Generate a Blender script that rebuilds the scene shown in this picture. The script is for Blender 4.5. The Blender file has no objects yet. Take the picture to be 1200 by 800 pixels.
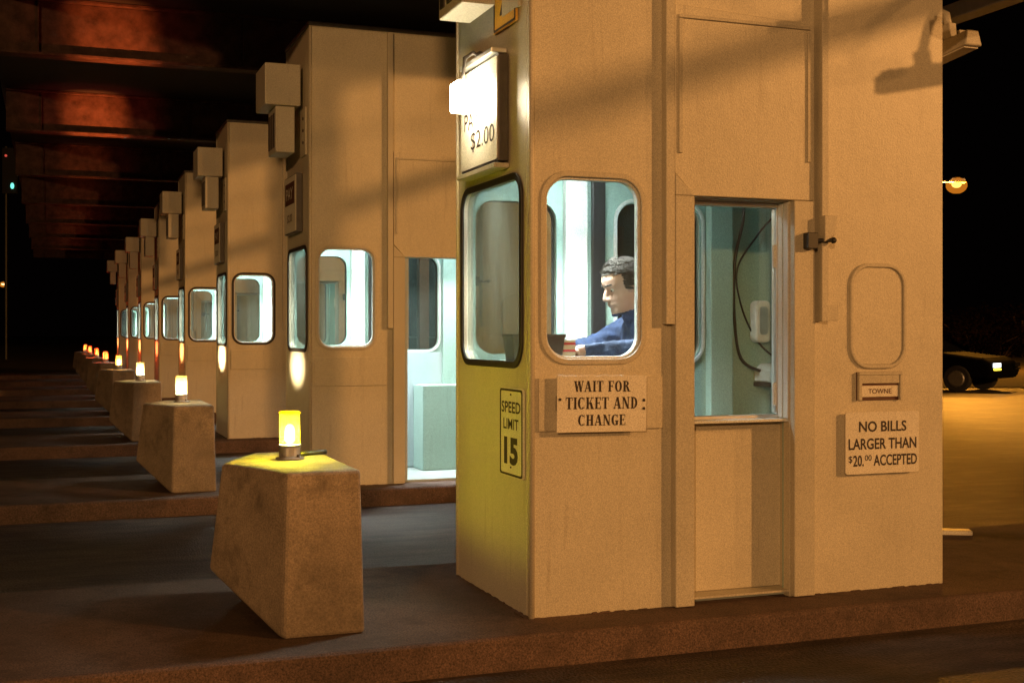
import bpy, bmesh, math, random
from mathutils import Vector, Matrix, noise
R = math.radians
random.seed(7)
SC = bpy.context.scene
COL = SC.collection

# ------------------------------------------------------------------ camera, world, lights, exposure
cam = bpy.data.cameras.new('camera')
cam.sensor_width = 36.0; cam.lens = 43.62; cam.shift_y = -10/1200
cam.clip_start = 0.05; cam.clip_end = 900
cam_o = bpy.data.objects.new('camera', cam); COL.objects.link(cam_o)
cam_o.location = (0, 0, 1.28); cam_o.rotation_euler = (R(90), 0, R(-20.44))
SC.camera = cam_o

world = bpy.data.worlds.new('World'); SC.world = world; world.use_nodes = True
wn = world.node_tree.nodes; bg = wn['Background']
bg.inputs['Color'].default_value = (0.30, 0.16, 0.14, 1); bg.inputs['Strength'].default_value = 0.0016

SODIUM = (1.0, 0.44, 0.12)
def point(name, loc, power, color=SODIUM, radius=0.2):
    l = bpy.data.lights.new(name, 'POINT'); l.energy = power; l.color = color; l.shadow_soft_size = radius
    o = bpy.data.objects.new(name, l); COL.objects.link(o); o.location = loc
    return o
# sodium lamps on the plaza masts outside the frame, plus an added spot
point('sodium_light', (30.0, -22.0, 11.5), 24000, SODIUM, 0.5)
point('sodium_light', (34.0, -14.0, 9.1), 6000, SODIUM, 0.5)
point('sodium_light', (-14.0, -23.0, 6.6), 11500, (1.0, 0.50, 0.18), 0.3)
lot = point('sodium_light', (20.0, 26.0, 7.0), 7500, (1.0, 0.40, 0.045), 0.25)  # unseen spot added to light the lot, hidden behind the first booth
lot.data.type = 'SPOT'; lot = bpy.data.objects[lot.name]; lot.data.spot_size = R(60); lot.data.spot_blend = 0.5
lot.rotation_euler = Vector((-1.0, -12.0, -7.0)).to_track_quat('-Z', 'Y').to_euler()
point('added_fill_light', (-0.3, -0.5, 3.6), 100, (1.0, 0.48, 0.15), 0.12)      # unseen lamp added to brighten the left of the near booth wall

SC.view_settings.view_transform = 'Standard'
try: SC.view_settings.look = 'None'
except Exception: pass
SC.view_settings.exposure = 0.22; SC.view_settings.gamma = 1.0
SC.view_settings.use_curve_mapping = False
SC.render.engine = 'CYCLES'
SC.cycles.use_denoising = True
SC.cycles.max_bounces = 8; SC.cycles.transparent_max_bounces = 24
SC.cycles.sample_clamp_indirect = 4.0
SC.cycles.caustics_reflective = False; SC.cycles.caustics_refractive = False

# ------------------------------------------------------------------ materials
MATS = {}
def nodes_of(name):
    m = bpy.data.materials.new(name); m.use_nodes = True; MATS[name] = m
    nt = m.node_tree
    return m, nt, nt.nodes['Principled BSDF']
def ramp(nt, fac, stops):
    r = nt.nodes.new('ShaderNodeValToRGB'); e = r.color_ramp.elements
    e[0].position, e[0].color = stops[0][0], (*stops[0][1], 1)
    e[1].position, e[1].color = stops[-1][0], (*stops[-1][1], 1)
    for p, c in stops[1:-1]:
        x = e.new(p); x.color = (*c, 1)
    nt.links.new(fac, r.inputs['Fac']); return r.outputs['Color']
def tex(nt, kind, scale, detail=4, rough=0.6, coord='Object', stretch=None):
    if coord == 'World': src = nt.nodes.new('ShaderNodeNewGeometry').outputs['Position']
    else: src = nt.nodes.new('ShaderNodeTexCoord').outputs[coord]
    if stretch:
        mp = nt.nodes.new('ShaderNodeMapping'); mp.inputs['Scale'].default_value = stretch
        nt.links.new(src, mp.inputs['Vector']); src = mp.outputs['Vector']
    if kind == 'noise':
        t = nt.nodes.new('ShaderNodeTexNoise'); t.inputs['Detail'].default_value = detail
        t.inputs['Roughness'].default_value = rough; out = t.outputs['Fac']
    else:
        t = nt.nodes.new('ShaderNodeTexVoronoi'); out = t.outputs['Distance']
    t.inputs['Scale'].default_value = scale
    nt.links.new(src, t.inputs['Vector'])
    return out
def geo_pos(nt):
    return nt.nodes.new('ShaderNodeNewGeometry').outputs['Position']
def mixc(nt, fac, a, b, mode='MIX'):
    n = nt.nodes.new('ShaderNodeMix'); n.data_type = 'RGBA'; n.blend_type = mode
    for s, v in ((0, fac), (6, a), (7, b)):
        if isinstance(v, (tuple, list)): n.inputs[s].default_value = (*v, 1)
        elif isinstance(v, float): n.inputs[s].default_value = v
        else: nt.links.new(v, n.inputs[s])
    return n.outputs[2]
def bump(nt, p, h, strength, dist=0.01, prev=None):
    b = nt.nodes.new('ShaderNodeBump'); b.inputs['Strength'].default_value = strength; b.inputs['Distance'].default_value = dist
    nt.links.new(h, b.inputs['Height'])
    if prev: nt.links.new(prev, b.inputs['Normal'])
    nt.links.new(b.outputs['Normal'], p.inputs['Normal']); return b.outputs['Normal']

def plain(name, col, rough=0.5, metal=0.0, vary=0.12, scale=18, bmp=0.0):
    m, nt, p = nodes_of(name)
    n = tex(nt, 'noise', scale)
    lo = tuple(c*(1-vary) for c in col); hi = tuple(min(1, c*(1+vary)) for c in col)
    nt.links.new(ramp(nt, n, [(0.3, lo), (0.7, hi)]), p.inputs['Base Color'])
    p.inputs['Roughness'].default_value = rough; p.inputs['Metallic'].default_value = metal
    if bmp: bump(nt, p, tex(nt, 'noise', scale*6), bmp, 0.004)
    return m

def paint_mat(name, col, dirt, rough=0.42):
    """old brushed enamel: slightly uneven sheen, rubbed dirt, chips and runs"""
    m, nt, p = nodes_of(name)
    big = tex(nt, 'noise', 2.2, 5, 0.6)
    base = ramp(nt, big, [(0.25, tuple(c*0.88 for c in col)), (0.75, tuple(min(1, c*1.06) for c in col))])
    runs = tex(nt, 'noise', 3.0, 6, 0.65, stretch=(7, 7, 0.5))
    rf = ramp(nt, runs, [(0.58, (0, 0, 0)), (0.80, (0.45, 0.45, 0.45))])
    c1 = mixc(nt, rf, base, dirt)
    fine = tex(nt, 'noise', 55, 4, 0.7)
    chips = ramp(nt, fine, [(0.70, (0, 0, 0)), (0.76, (0.6, 0.6, 0.6))])
    c2 = mixc(nt, chips, c1, tuple(d*0.6 for d in dirt))
    gr = tex(nt, 'noise', 250, 2, 0.75, 'World')
    c3 = mixc(nt, 1.0, c2, ramp(nt, gr, [(0.32, (0.70, 0.70, 0.70)), (0.68, (1.24, 1.24, 1.24))]), 'MULTIPLY')
    nt.links.new(c3, p.inputs['Base Color'])
    rr = nt.nodes.new('ShaderNodeMapRange'); nt.links.new(big, rr.inputs['Value'])
    rr.inputs['To Min'].default_value = rough-0.08; rr.inputs['To Max'].default_value = rough+0.15
    nt.links.new(rr.outputs['Result'], p.inputs['Roughness'])
    b1 = bump(nt, p, tex(nt, 'noise', 120, 3, 0.6), 0.30, 0.003)
    bump(nt, p, tex(nt, 'noise', 6, 3, 0.5), 0.10, 0.02, b1)
    return m
paint_mat('cream_paint', (0.64, 0.59, 0.47), (0.25, 0.20, 0.14), 0.36)
paint_mat('trim_paint', (0.56, 0.52, 0.42), (0.22, 0.18, 0.12))
paint_mat('teal_paint', (0.38, 0.54, 0.49), (0.20, 0.28, 0.26), 0.5)
paint_mat('white_paint', (0.76, 0.78, 0.76), (0.45, 0.45, 0.42), 0.5)
paint_mat('grey_box_paint', (0.55, 0.52, 0.44), (0.22, 0.18, 0.14))
paint_mat('sign_white', (0.80, 0.76, 0.66), (0.50, 0.44, 0.34), 0.45)
paint_mat('sign_yellow', (0.75, 0.42, 0.04), (0.45, 0.26, 0.06), 0.45)
plain('rubber', (0.022, 0.018, 0.018), 0.55)
plain('ink', (0.025, 0.014, 0.012), 0.6)
plain('brown_ink', (0.10, 0.035, 0.02), 0.6)
plain('black_plastic', (0.02, 0.02, 0.022), 0.4)
plain('dark_steel', (0.10, 0.09, 0.085), 0.45, 0.6)
plain('aluminium', (0.70, 0.70, 0.68), 0.38, 0.7, 0.06)
plain('galvanised', (0.42, 0.41, 0.40), 0.45, 0.6)
paint_mat('pale_blue_paint', (0.46, 0.55, 0.57), (0.32, 0.36, 0.36), 0.5)
plain('counter_top', (0.38, 0.44, 0.42), 0.4)
plain('bin_brown', (0.05, 0.036, 0.028), 0.55)
plain('canopy_paint', (0.050, 0.026, 0.020), 0.65, 0.0, 0.5, 9, 0.4).node_tree.nodes['Principled BSDF'].inputs['Specular IOR Level'].default_value = 0.12
plain('deck_dark', (0.010, 0.007, 0.006), 0.9)
plain('skin', (0.50, 0.31, 0.24), 0.5, 0, 0.06, 30)
plain('hair', (0.034, 0.027, 0.023), 0.8, 0, 0.6, 160).node_tree.nodes['Principled BSDF'].inputs['Specular IOR Level'].default_value = 0.25
plain('shirt', (0.010, 0.024, 0.075), 0.8, 0, 0.35, 26, 0.9)
plain('trousers', (0.03, 0.035, 0.06), 0.85, 0, 0.2, 40)
plain('shoe', (0.02, 0.018, 0.016), 0.4)
plain('eye_white', (0.75, 0.73, 0.70), 0.2)
plain('red_print', (0.55, 0.05, 0.07), 0.6)
plain('paper', (0.82, 0.80, 0.76), 0.7)
plain('car_black', (0.004, 0.004, 0.005), 0.8).node_tree.nodes['Principled BSDF'].inputs['Specular IOR Level'].default_value = 0.02
plain('car_glass', (0.01, 0.012, 0.014), 0.08)
plain('tyre', (0.02, 0.02, 0.02), 0.85)
plain('rim', (0.35, 0.33, 0.30), 0.35, 0.8)
plain('bark', (0.08, 0.05, 0.035), 0.9)
plain('leaf', (0.012, 0.006, 0.005), 0.9, 0, 0.5, 4).node_tree.nodes['Principled BSDF'].inputs['Specular IOR Level'].default_value = 0.05
plain('cork', (0.48, 0.36, 0.28), 0.8)

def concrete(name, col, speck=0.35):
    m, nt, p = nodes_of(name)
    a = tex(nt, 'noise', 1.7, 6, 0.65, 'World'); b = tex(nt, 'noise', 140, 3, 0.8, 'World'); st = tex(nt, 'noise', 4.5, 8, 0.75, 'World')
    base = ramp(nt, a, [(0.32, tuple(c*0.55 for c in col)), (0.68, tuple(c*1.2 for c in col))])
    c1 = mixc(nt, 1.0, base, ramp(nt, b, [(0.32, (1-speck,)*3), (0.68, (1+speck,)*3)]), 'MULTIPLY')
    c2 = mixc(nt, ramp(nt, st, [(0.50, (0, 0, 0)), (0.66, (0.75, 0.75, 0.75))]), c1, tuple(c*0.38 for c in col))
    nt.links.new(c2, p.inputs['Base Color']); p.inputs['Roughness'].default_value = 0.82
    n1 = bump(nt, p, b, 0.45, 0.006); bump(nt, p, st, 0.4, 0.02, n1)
    return m
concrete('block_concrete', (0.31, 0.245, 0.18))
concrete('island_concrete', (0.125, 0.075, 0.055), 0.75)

m, nt, p = nodes_of('asphalt')
v = tex(nt, 'voronoi', 85, coord='World'); n1 = tex(nt, 'noise', 75, 4, 0.8, 'World'); n2 = tex(nt, 'noise', 0.9, 8, 0.7, 'World')
wear = tex(nt, 'noise', 1.0, 5, 0.6, 'World', (0.25, 2.2, 1))
c = ramp(nt, n2, [(0.36, (0.022, 0.015, 0.012)), (0.64, (0.078, 0.055, 0.044))])
c = mixc(nt, 1.0, c, ramp(nt, n1, [(0.34, (0.18,)*3), (0.66, (2.3,)*3)]), 'MULTIPLY')
mid = tex(nt, 'noise', 5, 6, 0.7, 'World', (0.35, 1.6, 1))
c = mixc(nt, 1.0, c, ramp(nt, mid, [(0.36, (0.5,)*3), (0.64, (1.6,)*3)]), 'MULTIPLY')
c = mixc(nt, ramp(nt, wear, [(0.45, (0, 0, 0)), (0.75, (0.6, 0.6, 0.6))]), c, (0.022, 0.02, 0.02))
nt.links.new(c, p.inputs['Base Color'])
p.inputs['Roughness'].default_value = 0.62
bn = bump(nt, p, v, 0.55, 0.008); bump(nt, p, n1, 0.5, 0.006, bn)

m, nt, p = nodes_of('scrub_ground')
n2 = tex(nt, 'noise', 2.0, 8, 0.7, 'World')
nt.links.new(ramp(nt, n2, [(0.3, (0.03, 0.022, 0.016)), (0.7, (0.07, 0.05, 0.03))]), p.inputs['Base Color']); p.inputs['Roughness'].default_value = 0.95
bump(nt, p, n2, 0.8, 0.1)

def emit(name, col, strength):
    m = bpy.data.materials.new(name); m.use_nodes = True; MATS[name] = m; nt = m.node_tree
    nt.nodes.remove(nt.nodes['Principled BSDF']); e = nt.nodes.new('ShaderNodeEmission')
    e.inputs['Color'].default_value = (*col, 1); e.inputs['Strength'].default_value = strength
    nt.links.new(e.outputs['Emission'], nt.nodes['Material Output'].inputs['Surface']); return m
emit('fluorescent', (0.93, 1.0, 1.0), 66.0)
emit('sign_bulb', (1.0, 0.84, 0.55), 55.0)
emit('bulb_yellow', (1.0, 0.95, 0.45), 60.0)
emit('bulb_amber', (1.0, 0.66, 0.26), 60.0)
emit('bulb_white', (1.0, 0.86, 0.55), 60.0)
emit('bulb_red', (1.0, 0.36, 0.14), 9.0)
emit('street_bulb', (1.0, 0.50, 0.09), 5.0)
emit('head_bulb', (0.9, 0.95, 1.0), 3.0)
emit('turn_bulb', (1.0, 0.75, 0.05), 3.0)
emit('glint_glow', (1.0, 0.50, 0.14), 2.0)
emit('green_bulb', (0.2, 1.0, 0.75), 1.2)
emit('red_bulb', (1.0, 0.12, 0.08), 0.5)
emit('far_bulb', (1.0, 0.55, 0.22), 6.0)

def thin_glass(name, tint, refl=0.09, milk=0.0, haze=0.0):
    m = bpy.data.materials.new(name); m.use_nodes = True; MATS[name] = m; nt = m.node_tree
    nt.nodes.remove(nt.nodes['Principled BSDF'])
    t = nt.nodes.new('ShaderNodeBsdfTransparent'); t.inputs['Color'].default_value = (*tint, 1)
    g = nt.nodes.new('ShaderNodeBsdfGlossy'); g.inputs['Roughness'].default_value = 0.03
    f = nt.nodes.new('ShaderNodeLayerWeight'); f.inputs['Blend'].default_value = 0.12
    r = nt.nodes.new('ShaderNodeMapRange'); r.inputs['To Min'].default_value = refl*0.5; r.inputs['To Max'].default_value = 0.7
    nt.links.new(f.outputs['Fresnel'], r.inputs['Value'])
    mx = nt.nodes.new('ShaderNodeMixShader'); nt.links.new(r.outputs['Result'], mx.inputs['Fac'])
    nt.links.new(t.outputs[0], mx.inputs[1]); nt.links.new(g.outputs[0], mx.inputs[2])
    out = mx.outputs[0]
    if haze:
        df = nt.nodes.new('ShaderNodeBsdfDiffuse'); df.inputs['Color'].default_value = (0.55, 0.58, 0.52, 1)
        ns = tex(nt, 'noise', 9, 5, 0.65, stretch=(1, 1, 0.3)); mr = nt.nodes.new('ShaderNodeMapRange'); mr.inputs['To Max'].default_value = haze*2; nt.links.new(ns, mr.inputs['Value'])
        m3 = nt.nodes.new('ShaderNodeMixShader'); nt.links.new(mr.outputs['Result'], m3.inputs['Fac'])
        nt.links.new(out, m3.inputs[1]); nt.links.new(df.outputs[0], m3.inputs[2]); out = m3.outputs[0]
    if milk:
        d = nt.nodes.new('ShaderNodeBsdfTranslucent'); d.inputs['Color'].default_value = (*tint, 1)
        m2 = nt.nodes.new('ShaderNodeMixShader'); m2.inputs['Fac'].default_value = milk
        nt.links.new(out, m2.inputs[1]); nt.links.new(d.outputs[0], m2.inputs[2]); out = m2.outputs[0]
    nt.links.new(out, nt.nodes['Material Output'].inputs['Surface']); return m
thin_glass('pane_glass', (0.93, 0.98, 0.96), haze=0.02)
thin_glass('hazy_glass', (0.90, 0.96, 0.92), haze=0.085)  # grey diffuse veil stands in for reflections on the front panes
g_ = emit('lamp_halo', (1.0, 0.30, 0.02), 0.55)          # see-through glowing shell, imitates the glare round a bulb
_n = g_.node_tree; _t = _n.nodes.new('ShaderNodeBsdfTransparent'); _x = _n.nodes.new('ShaderNodeMixShader'); _x.inputs['Fac'].default_value = 0.55
_n.links.new(_t.outputs[0], _x.inputs[1]); _n.links.new(_n.nodes['Emission'].outputs[0], _x.inputs[2]); _n.links.new(_x.outputs[0], _n.nodes['Material Output'].inputs['Surface'])
thin_glass('yellow_lens', (1.0, 0.90, 0.05), 0.09, 0.25)
thin_glass('amber_lens', (1.0, 0.60, 0.16), 0.09, 0.35)
thin_glass('clear_lens', (1.0, 0.80, 0.40), 0.09, 0.35)
thin_glass('red_lens', (1.0, 0.20, 0.06), 0.09, 0.35)

# ------------------------------------------------------------------ mesh helper
class MB:
    def __init__(s): s.bm = bmesh.new()
    def face(s, pts, mi=0):
        vs = [s.bm.verts.new(p) for p in pts]
        try:
            f = s.bm.faces.new(vs); f.material_index = mi
        except ValueError: pass
    def box(s, x0, x1, y0, y1, z0, z1):
        v = [s.bm.verts.new(p) for p in ((x0,y0,z0),(x1,y0,z0),(x1,y1,z0),(x0,y1,z0),(x0,y0,z1),(x1,y0,z1),(x1,y1,z1),(x0,y1,z1))]
        for q in ((0,3,2,1),(4,5,6,7),(0,1,5,4),(1,2,6,5),(2,3,7,6),(3,0,4,7)): s.bm.faces.new([v[i] for i in q])
        return s
    def loft(s, rings, caps=True):
        vr = [[s.bm.verts.new(p) for p in r] for r in rings]
        n = len(vr[0])
        for a, b in zip(vr, vr[1:]):
            for i in range(n): s.bm.faces.new((a[i], a[(i+1)%n], b[(i+1)%n], b[i]))
        if caps:
            s.bm.faces.new(vr[0][::-1]); s.bm.faces.new(vr[-1])
        return s
    def cone(s, p0, p1, r0, r1, n=14, caps=True):
        p0, p1 = Vector(p0), Vector(p1); d = (p1-p0).normalized()
        a = d.orthogonal().normalized(); b = d.cross(a)
        ring = lambda c, r: [c + (a*math.cos(2*math.pi*i/n) + b*math.sin(2*math.pi*i/n))*r for i in range(n)]
        return s.loft([ring(p0, r0), ring(p1, r1)], caps)
    def ball(s, c, rx, ry=None, rz=None, n=14, m=9):
        ry = ry or rx; rz = rz or rx; c = Vector(c); rings = []
        for j in range(1, m):
            t = math.pi*j/m
            rings.append([c + Vector((rx*math.sin(t)*math.cos(2*math.pi*i/n), ry*math.sin(t)*math.sin(2*math.pi*i/n), -rz*math.cos(t))) for i in range(n)])
        return s.loft(rings)
    def capsule(s, p0, p1, r0, r1, n=14):
        s.cone(p0, p1, r0, r1, n); s.ball(p0, r0, n=n); s.ball(p1, r1, n=n); return s
    def tube(s, pts, r, n=8):
        P = [Vector(p) for p in pts]; rings = []
        for i, p in enumerate(P):
            d = (P[min(i+1, len(P)-1)] - P[max(i-1, 0)]).normalized()
            a = d.cross(Vector((0.13, 0.27, 0.95))).normalized(); b = d.cross(a)
            rings.append([p + (a*math.cos(2*math.pi*k/n) + b*math.sin(2*math.pi*k/n))*r for k in range(n)])
        return s.loft(rings)
    def lathe(s, prof, c=(0,0,0), n=24):
        c = Vector(c)
        return s.loft([[c + Vector((r*math.cos(2*math.pi*i/n), r*math.sin(2*math.pi*i/n), z)) for i in range(n)] for r, z in prof])
    def prism(s, poly, axis, d0, d1):
        P = {'y': lambda u, v, d: (u, d, v), 'x': lambda u, v, d: (d, u, v), 'z': lambda u, v, d: (u, v, d)}[axis]
        return s.loft([[P(u, v, d0) for u, v in poly], [P(u, v, d1) for u, v in poly]])
    def ring(s, outer, inner, axis, d0, d1):
        P = {'y': lambda u, v, d: (u, d, v), 'x': lambda u, v, d: (d, u, v)}[axis]
        n = len(outer)
        o0 = [s.bm.verts.new(P(u, v, d0)) for u, v in outer]; o1 = [s.bm.verts.new(P(u, v, d1)) for u, v in outer]
        i0 = [s.bm.verts.new(P(u, v, d0)) for u, v in inner]; i1 = [s.bm.verts.new(P(u, v, d1)) for u, v in inner]
        for k in range(n):
            j = (k+1) % n
            for q in ((o0[k],o0[j],i0[j],i0[k]), (o1[k],i1[k],i1[j],o1[j]), (o0[k],o1[k],o1[j],o0[j]), (i0[k],i0[j],i1[j],i1[k])): s.bm.faces.new(q)
        return s
    def wall(s, axis, d0, d1, u0, u1, v0, v1, holes):
        """a wall sheet of real thickness with rounded openings; holes = (u0,u1,v0,v1,r) side by side in u"""
        P = {'y': lambda u, v, d: (u, d, v), 'x': lambda u, v, d: (d, u, v)}[axis]
        def both(poly):
            for d in (d0, d1): s.face([P(u, v, d) for u, v in poly])
        cur = u0
        for hu0, hu1, hv0, hv1, r in sorted(holes):
            if hu0 > cur: both([(cur, v0), (hu0, v0), (hu0, v1), (cur, v1)])
            if hv0 > v0 + 1e-6: both([(hu0, v0), (hu1, v0), (hu1, hv0), (hu0, hv0)])
            if hv1 < v1 - 1e-6: both([(hu0, hv1), (hu1, hv1), (hu1, v1), (hu0, v1)])
            lp = rr(hu0, hu1, hv0, hv1, r) if r else [(hu0,hv0),(hu1,hv0),(hu1,hv1),(hu0,hv1)]
            if r:
                k = len(lp)//4; cs = [(hu1, hv0), (hu1, hv1), (hu0, hv1), (hu0, hv0)]
                for q in range(4):
                    arc = lp[q*k:(q+1)*k]
                    for a, b in zip(arc, arc[1:]): both([cs[q], a, b])
            n = len(lp)
            for a in range(n):
                (ua, va), (ub, vb) = lp[a], lp[(a+1) % n]
                if abs(va-v0) < 1e-6 and abs(vb-v0) < 1e-6: continue
                s.face([P(ua,va,d0), P(ub,vb,d0), P(ub,vb,d1), P(ua,va,d1)])
            cur = hu1
        if cur < u1: both([(cur, v0), (u1, v0), (u1, v1), (cur, v1)])
        for a, b in (((u0,v0),(u0,v1)), ((u1,v0),(u1,v1)), ((u0,v1),(u1,v1))):
            s.face([P(*a,d0), P(*b,d0), P(*b,d1), P(*a,d1)])
        return s
    def build(s, name, mat, parent=None, loc=(0,0,0), bevel=0, smooth=False, mats=None, doubles=True, seg=2):
        if doubles: bmesh.ops.remove_doubles(s.bm, verts=s.bm.verts, dist=1e-5)
        bmesh.ops.recalc_face_normals(s.bm, faces=s.bm.faces)
        me = bpy.data.meshes.new(name); s.bm.to_mesh(me); s.bm.free()
        for mm in (mats or [mat]): me.materials.append(MATS[mm])
        if smooth:
            for f in me.polygons: f.use_smooth = True
        o = bpy.data.objects.new(name, me); COL.objects.link(o); o.location = loc
        if parent: o.parent = parent
        if bevel:
            b = o.modifiers.new('bevel', 'BEVEL'); b.width = bevel; b.segments = seg; b.limit_method = 'ANGLE'; b.angle_limit = R(40)
        return o
def rr(u0, u1, v0, v1, r, k=8):
    """rounded rectangle, counted corner by corner: lower right, upper right, upper left, lower left"""
    out = []
    for cx, cy, a0 in ((u1-r, v0+r, -90), (u1-r, v1-r, 0), (u0+r, v1-r, 90), (u0+r, v0+r, 180)):
        for i in range(k):
            a = R(a0 + 90*i/(k-1)); out.append((cx + r*math.cos(a), cy + r*math.sin(a)))
    return out
def tag(o, label=None, cat=None, group=None, kind=None):
    for k, v in (('label', label), ('category', cat), ('group', group), ('kind', kind)):
        if v: o[k] = v
    return o
def empty(name, loc=(0,0,0), rz=0.0):
    o = bpy.data.objects.new(name, None); COL.objects.link(o); o.location = loc; o.rotation_euler = (0, 0, rz); o.empty_display_size = 0.1
    return o
def copy_tree(o, parent=None):
    c = o.copy(); COL.objects.link(c)
    if parent: c.parent = parent; c.matrix_parent_inverse = o.matrix_parent_inverse.copy()
    for ch in list(o.children): copy_tree(ch, c)
    return c
def with_loc(o, loc): o.location = loc; return o

# --- lettering
def text_geo(mb, txt, cx, cz, w, h, y, bold=0.0, depth=0.0015):
    """sans lettering centred at (cx, cz) in the sign's own x-z plane, facing -y, fitted to w x h"""
    cu = bpy.data.curves.new('lettering', 'FONT'); cu.body = txt; cu.size = 1.0; cu.offset = bold; cu.resolution_u = 3
    o = bpy.data.objects.new('lettering', cu); COL.objects.link(o)
    dg = bpy.context.evaluated_depsgraph_get(); me = bpy.data.meshes.new_from_object(o.evaluated_get(dg))
    bpy.data.objects.remove(o); bpy.data.curves.remove(cu)
    xs = [v.co.x for v in me.vertices]; ys = [v.co.y for v in me.vertices]
    x0, x1, y0, y1 = min(xs), max(xs), min(ys), max(ys)
    vs = [mb.bm.verts.new((cx + ((v.co.x-x0)/(x1-x0)-0.5)*w, y, cz + ((v.co.y-y0)/(y1-y0)-0.5)*h)) for v in me.vertices]
    for f in me.polygons:
        try: mb.bm.faces.new([vs[i] for i in f.vertices])
        except ValueError: pass
    bpy.data.meshes.remove(me)

def serif_glyph(ch):
    """strokes of a fat-faced slab letter in a box 1 high; returns (polygons, advance)"""
    T, S = 0.24, 0.075
    q = []
    box = lambda x0, x1, y0, y1: q.append([(x0,y0),(x1,y0),(x1,y1),(x0,y1)])
    def stem(x, w=T, top=True, bot=True):
        box(x, x+w, 0, 1)
        if bot: box(x-0.08, x+w+0.08, 0, S)
        if top: box(x-0.08, x+w+0.08, 1-S, 1)
    def diag(xa, ya, xb, yb, w): q.append([(xa,ya),(xa+w,ya),(xb+w,yb),(xb,yb)])
    def arc(cx, cy, ro, ri, a0, a1, n=14):
        for i in range(n):
            a, b = R(a0+(a1-a0)*i/n), R(a0+(a1-a0)*(i+1)/n)
            q.append([(cx+ro[0]*math.cos(a), cy+ro[1]*math.sin(a)), (cx+ro[0]*math.cos(b), cy+ro[1]*math.sin(b)),
                      (cx+ri[0]*math.cos(b), cy+ri[1]*math.sin(b)), (cx+ri[0]*math.cos(a), cy+ri[1]*math.sin(a))])
    adv = 0.85
    if ch == 'I': stem(0.1); adv = 0.46
    elif ch == 'T': stem(0.27, top=False); box(0.0, 0.78, 0.92, 1); box(0, 0.07, 0.72, 1); box(0.71, 0.78, 0.72, 1); adv = 0.82
    elif ch in 'EF':
        stem(0.1); box(0.3, 0.72, 0.92, 1); box(0.65, 0.72, 0.72, 1); box(0.3, 0.56, 0.47, 0.55); box(0.52, 0.58, 0.38, 0.64)
        if ch == 'E': box(0.3, 0.74, 0, 0.08); box(0.67, 0.74, 0, 0.28)
        adv = 0.80
    elif ch == 'H': stem(0.1); stem(0.58); box(0.3, 0.6, 0.46, 0.55); adv = 0.96
    elif ch == 'N': stem(0.1, 0.09); stem(0.70, 0.09); diag(0.60, 0, 0.06, 1, 0.24); adv = 0.96
    elif ch == 'K': stem(0.1); diag(0.32, 0.42, 0.70, 1, 0.09); diag(0.62, 0, 0.40, 0.58, 0.26); box(0.56, 0.92, 0.92, 1); box(0.55, 0.96, 0, S); adv = 0.96
    elif ch == 'A': diag(0.06, 0, 0.38, 1, 0.09); diag(0.58, 0, 0.33, 1, 0.25); box(0.2, 0.66, 0.28, 0.36); box(0, 0.24, 0, S); box(0.5, 0.92, 0, S); adv = 0.94
    elif ch == 'W':
        diag(0.30, 0, 0.06, 1, 0.24); diag(0.34, 0, 0.56, 1, 0.08); diag(0.74, 0, 0.50, 1, 0.24); diag(0.80, 0, 1.04, 1, 0.08)
        box(0, 0.38, 0.92, 1); box(0.46, 0.80, 0.92, 1); box(0.94, 1.2, 0.92, 1); adv = 1.2
    elif ch == 'O': arc(0.42, 0.5, (0.42, 0.51), (0.17, 0.43), 0, 360, 24); adv = 0.9
    elif ch == 'D': stem(0.1); arc(0.3, 0.5, (0.5, 0.5), (0.25, 0.42), -90, 90); adv = 0.88
    elif ch in 'CG':
        arc(0.42, 0.5, (0.42, 0.51), (0.17, 0.43), 48, 312, 20); box(0.68, 0.74, 0.70, 1.0)
        if ch == 'G': box(0.52, 0.76, 0.02, 0.42); box(0.44, 0.84, 0.36, 0.44)
        else: box(0.68, 0.74, 0.04, 0.24)
        adv = 0.86
    elif ch == 'R': stem(0.1); arc(0.32, 0.75, (0.40, 0.25), (0.17, 0.17), -90, 90); diag(0.62, 0, 0.36, 0.52, 0.25); box(0.58, 0.94, 0, S); adv = 0.94
    elif ch == ' ': adv = 0.42
    return q, adv
def serif_text(mb, txt, cx, cz, w, h, y):
    x, polys = 0.0, []
    for ch in txt:
        q, a = serif_glyph(ch); polys += [[(u+x, v) for u, v in pl] for pl in q]; x += a + 0.05
    k = w/x
    for i, pl in enumerate(polys):
        mb.face([(cx - w/2 + u*k, y - 0.00012*(i % 9), cz + (v-0.5)*h) for u, v in pl])

# ------------------------------------------------------------------ ground, islands
S = 4.53                        # one lane plus one island
N = 8
BX, BY, BZ = 1.817, 4.659, 0.13 # near front corner of the first booth, on its island

g = MB(); g.face([(-350,-350,0),(450,-350,0),(450,450,0),(-350,450,0)])
tag(g.build('road', 'asphalt'), kind='structure')
def band(name, poly, z, mat):
    b = MB(); b.face([(x, y, z) for x, y in poly]); return tag(b.build(name, mat), kind='structure')
# rough ground beyond the exit road
band('verge', [(5, 28.9), (60, 8.4), (300, -81), (300, 300), (5, 300)], 0.02, 'scrub_ground')

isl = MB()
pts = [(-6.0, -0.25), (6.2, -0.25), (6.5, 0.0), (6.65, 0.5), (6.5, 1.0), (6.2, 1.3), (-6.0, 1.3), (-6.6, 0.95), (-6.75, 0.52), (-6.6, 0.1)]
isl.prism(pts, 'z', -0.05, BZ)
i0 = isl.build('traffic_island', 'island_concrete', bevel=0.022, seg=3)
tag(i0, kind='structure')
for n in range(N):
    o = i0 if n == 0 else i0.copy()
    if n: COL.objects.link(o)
    o.location = (0, BY + S*n, 0)

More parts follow.
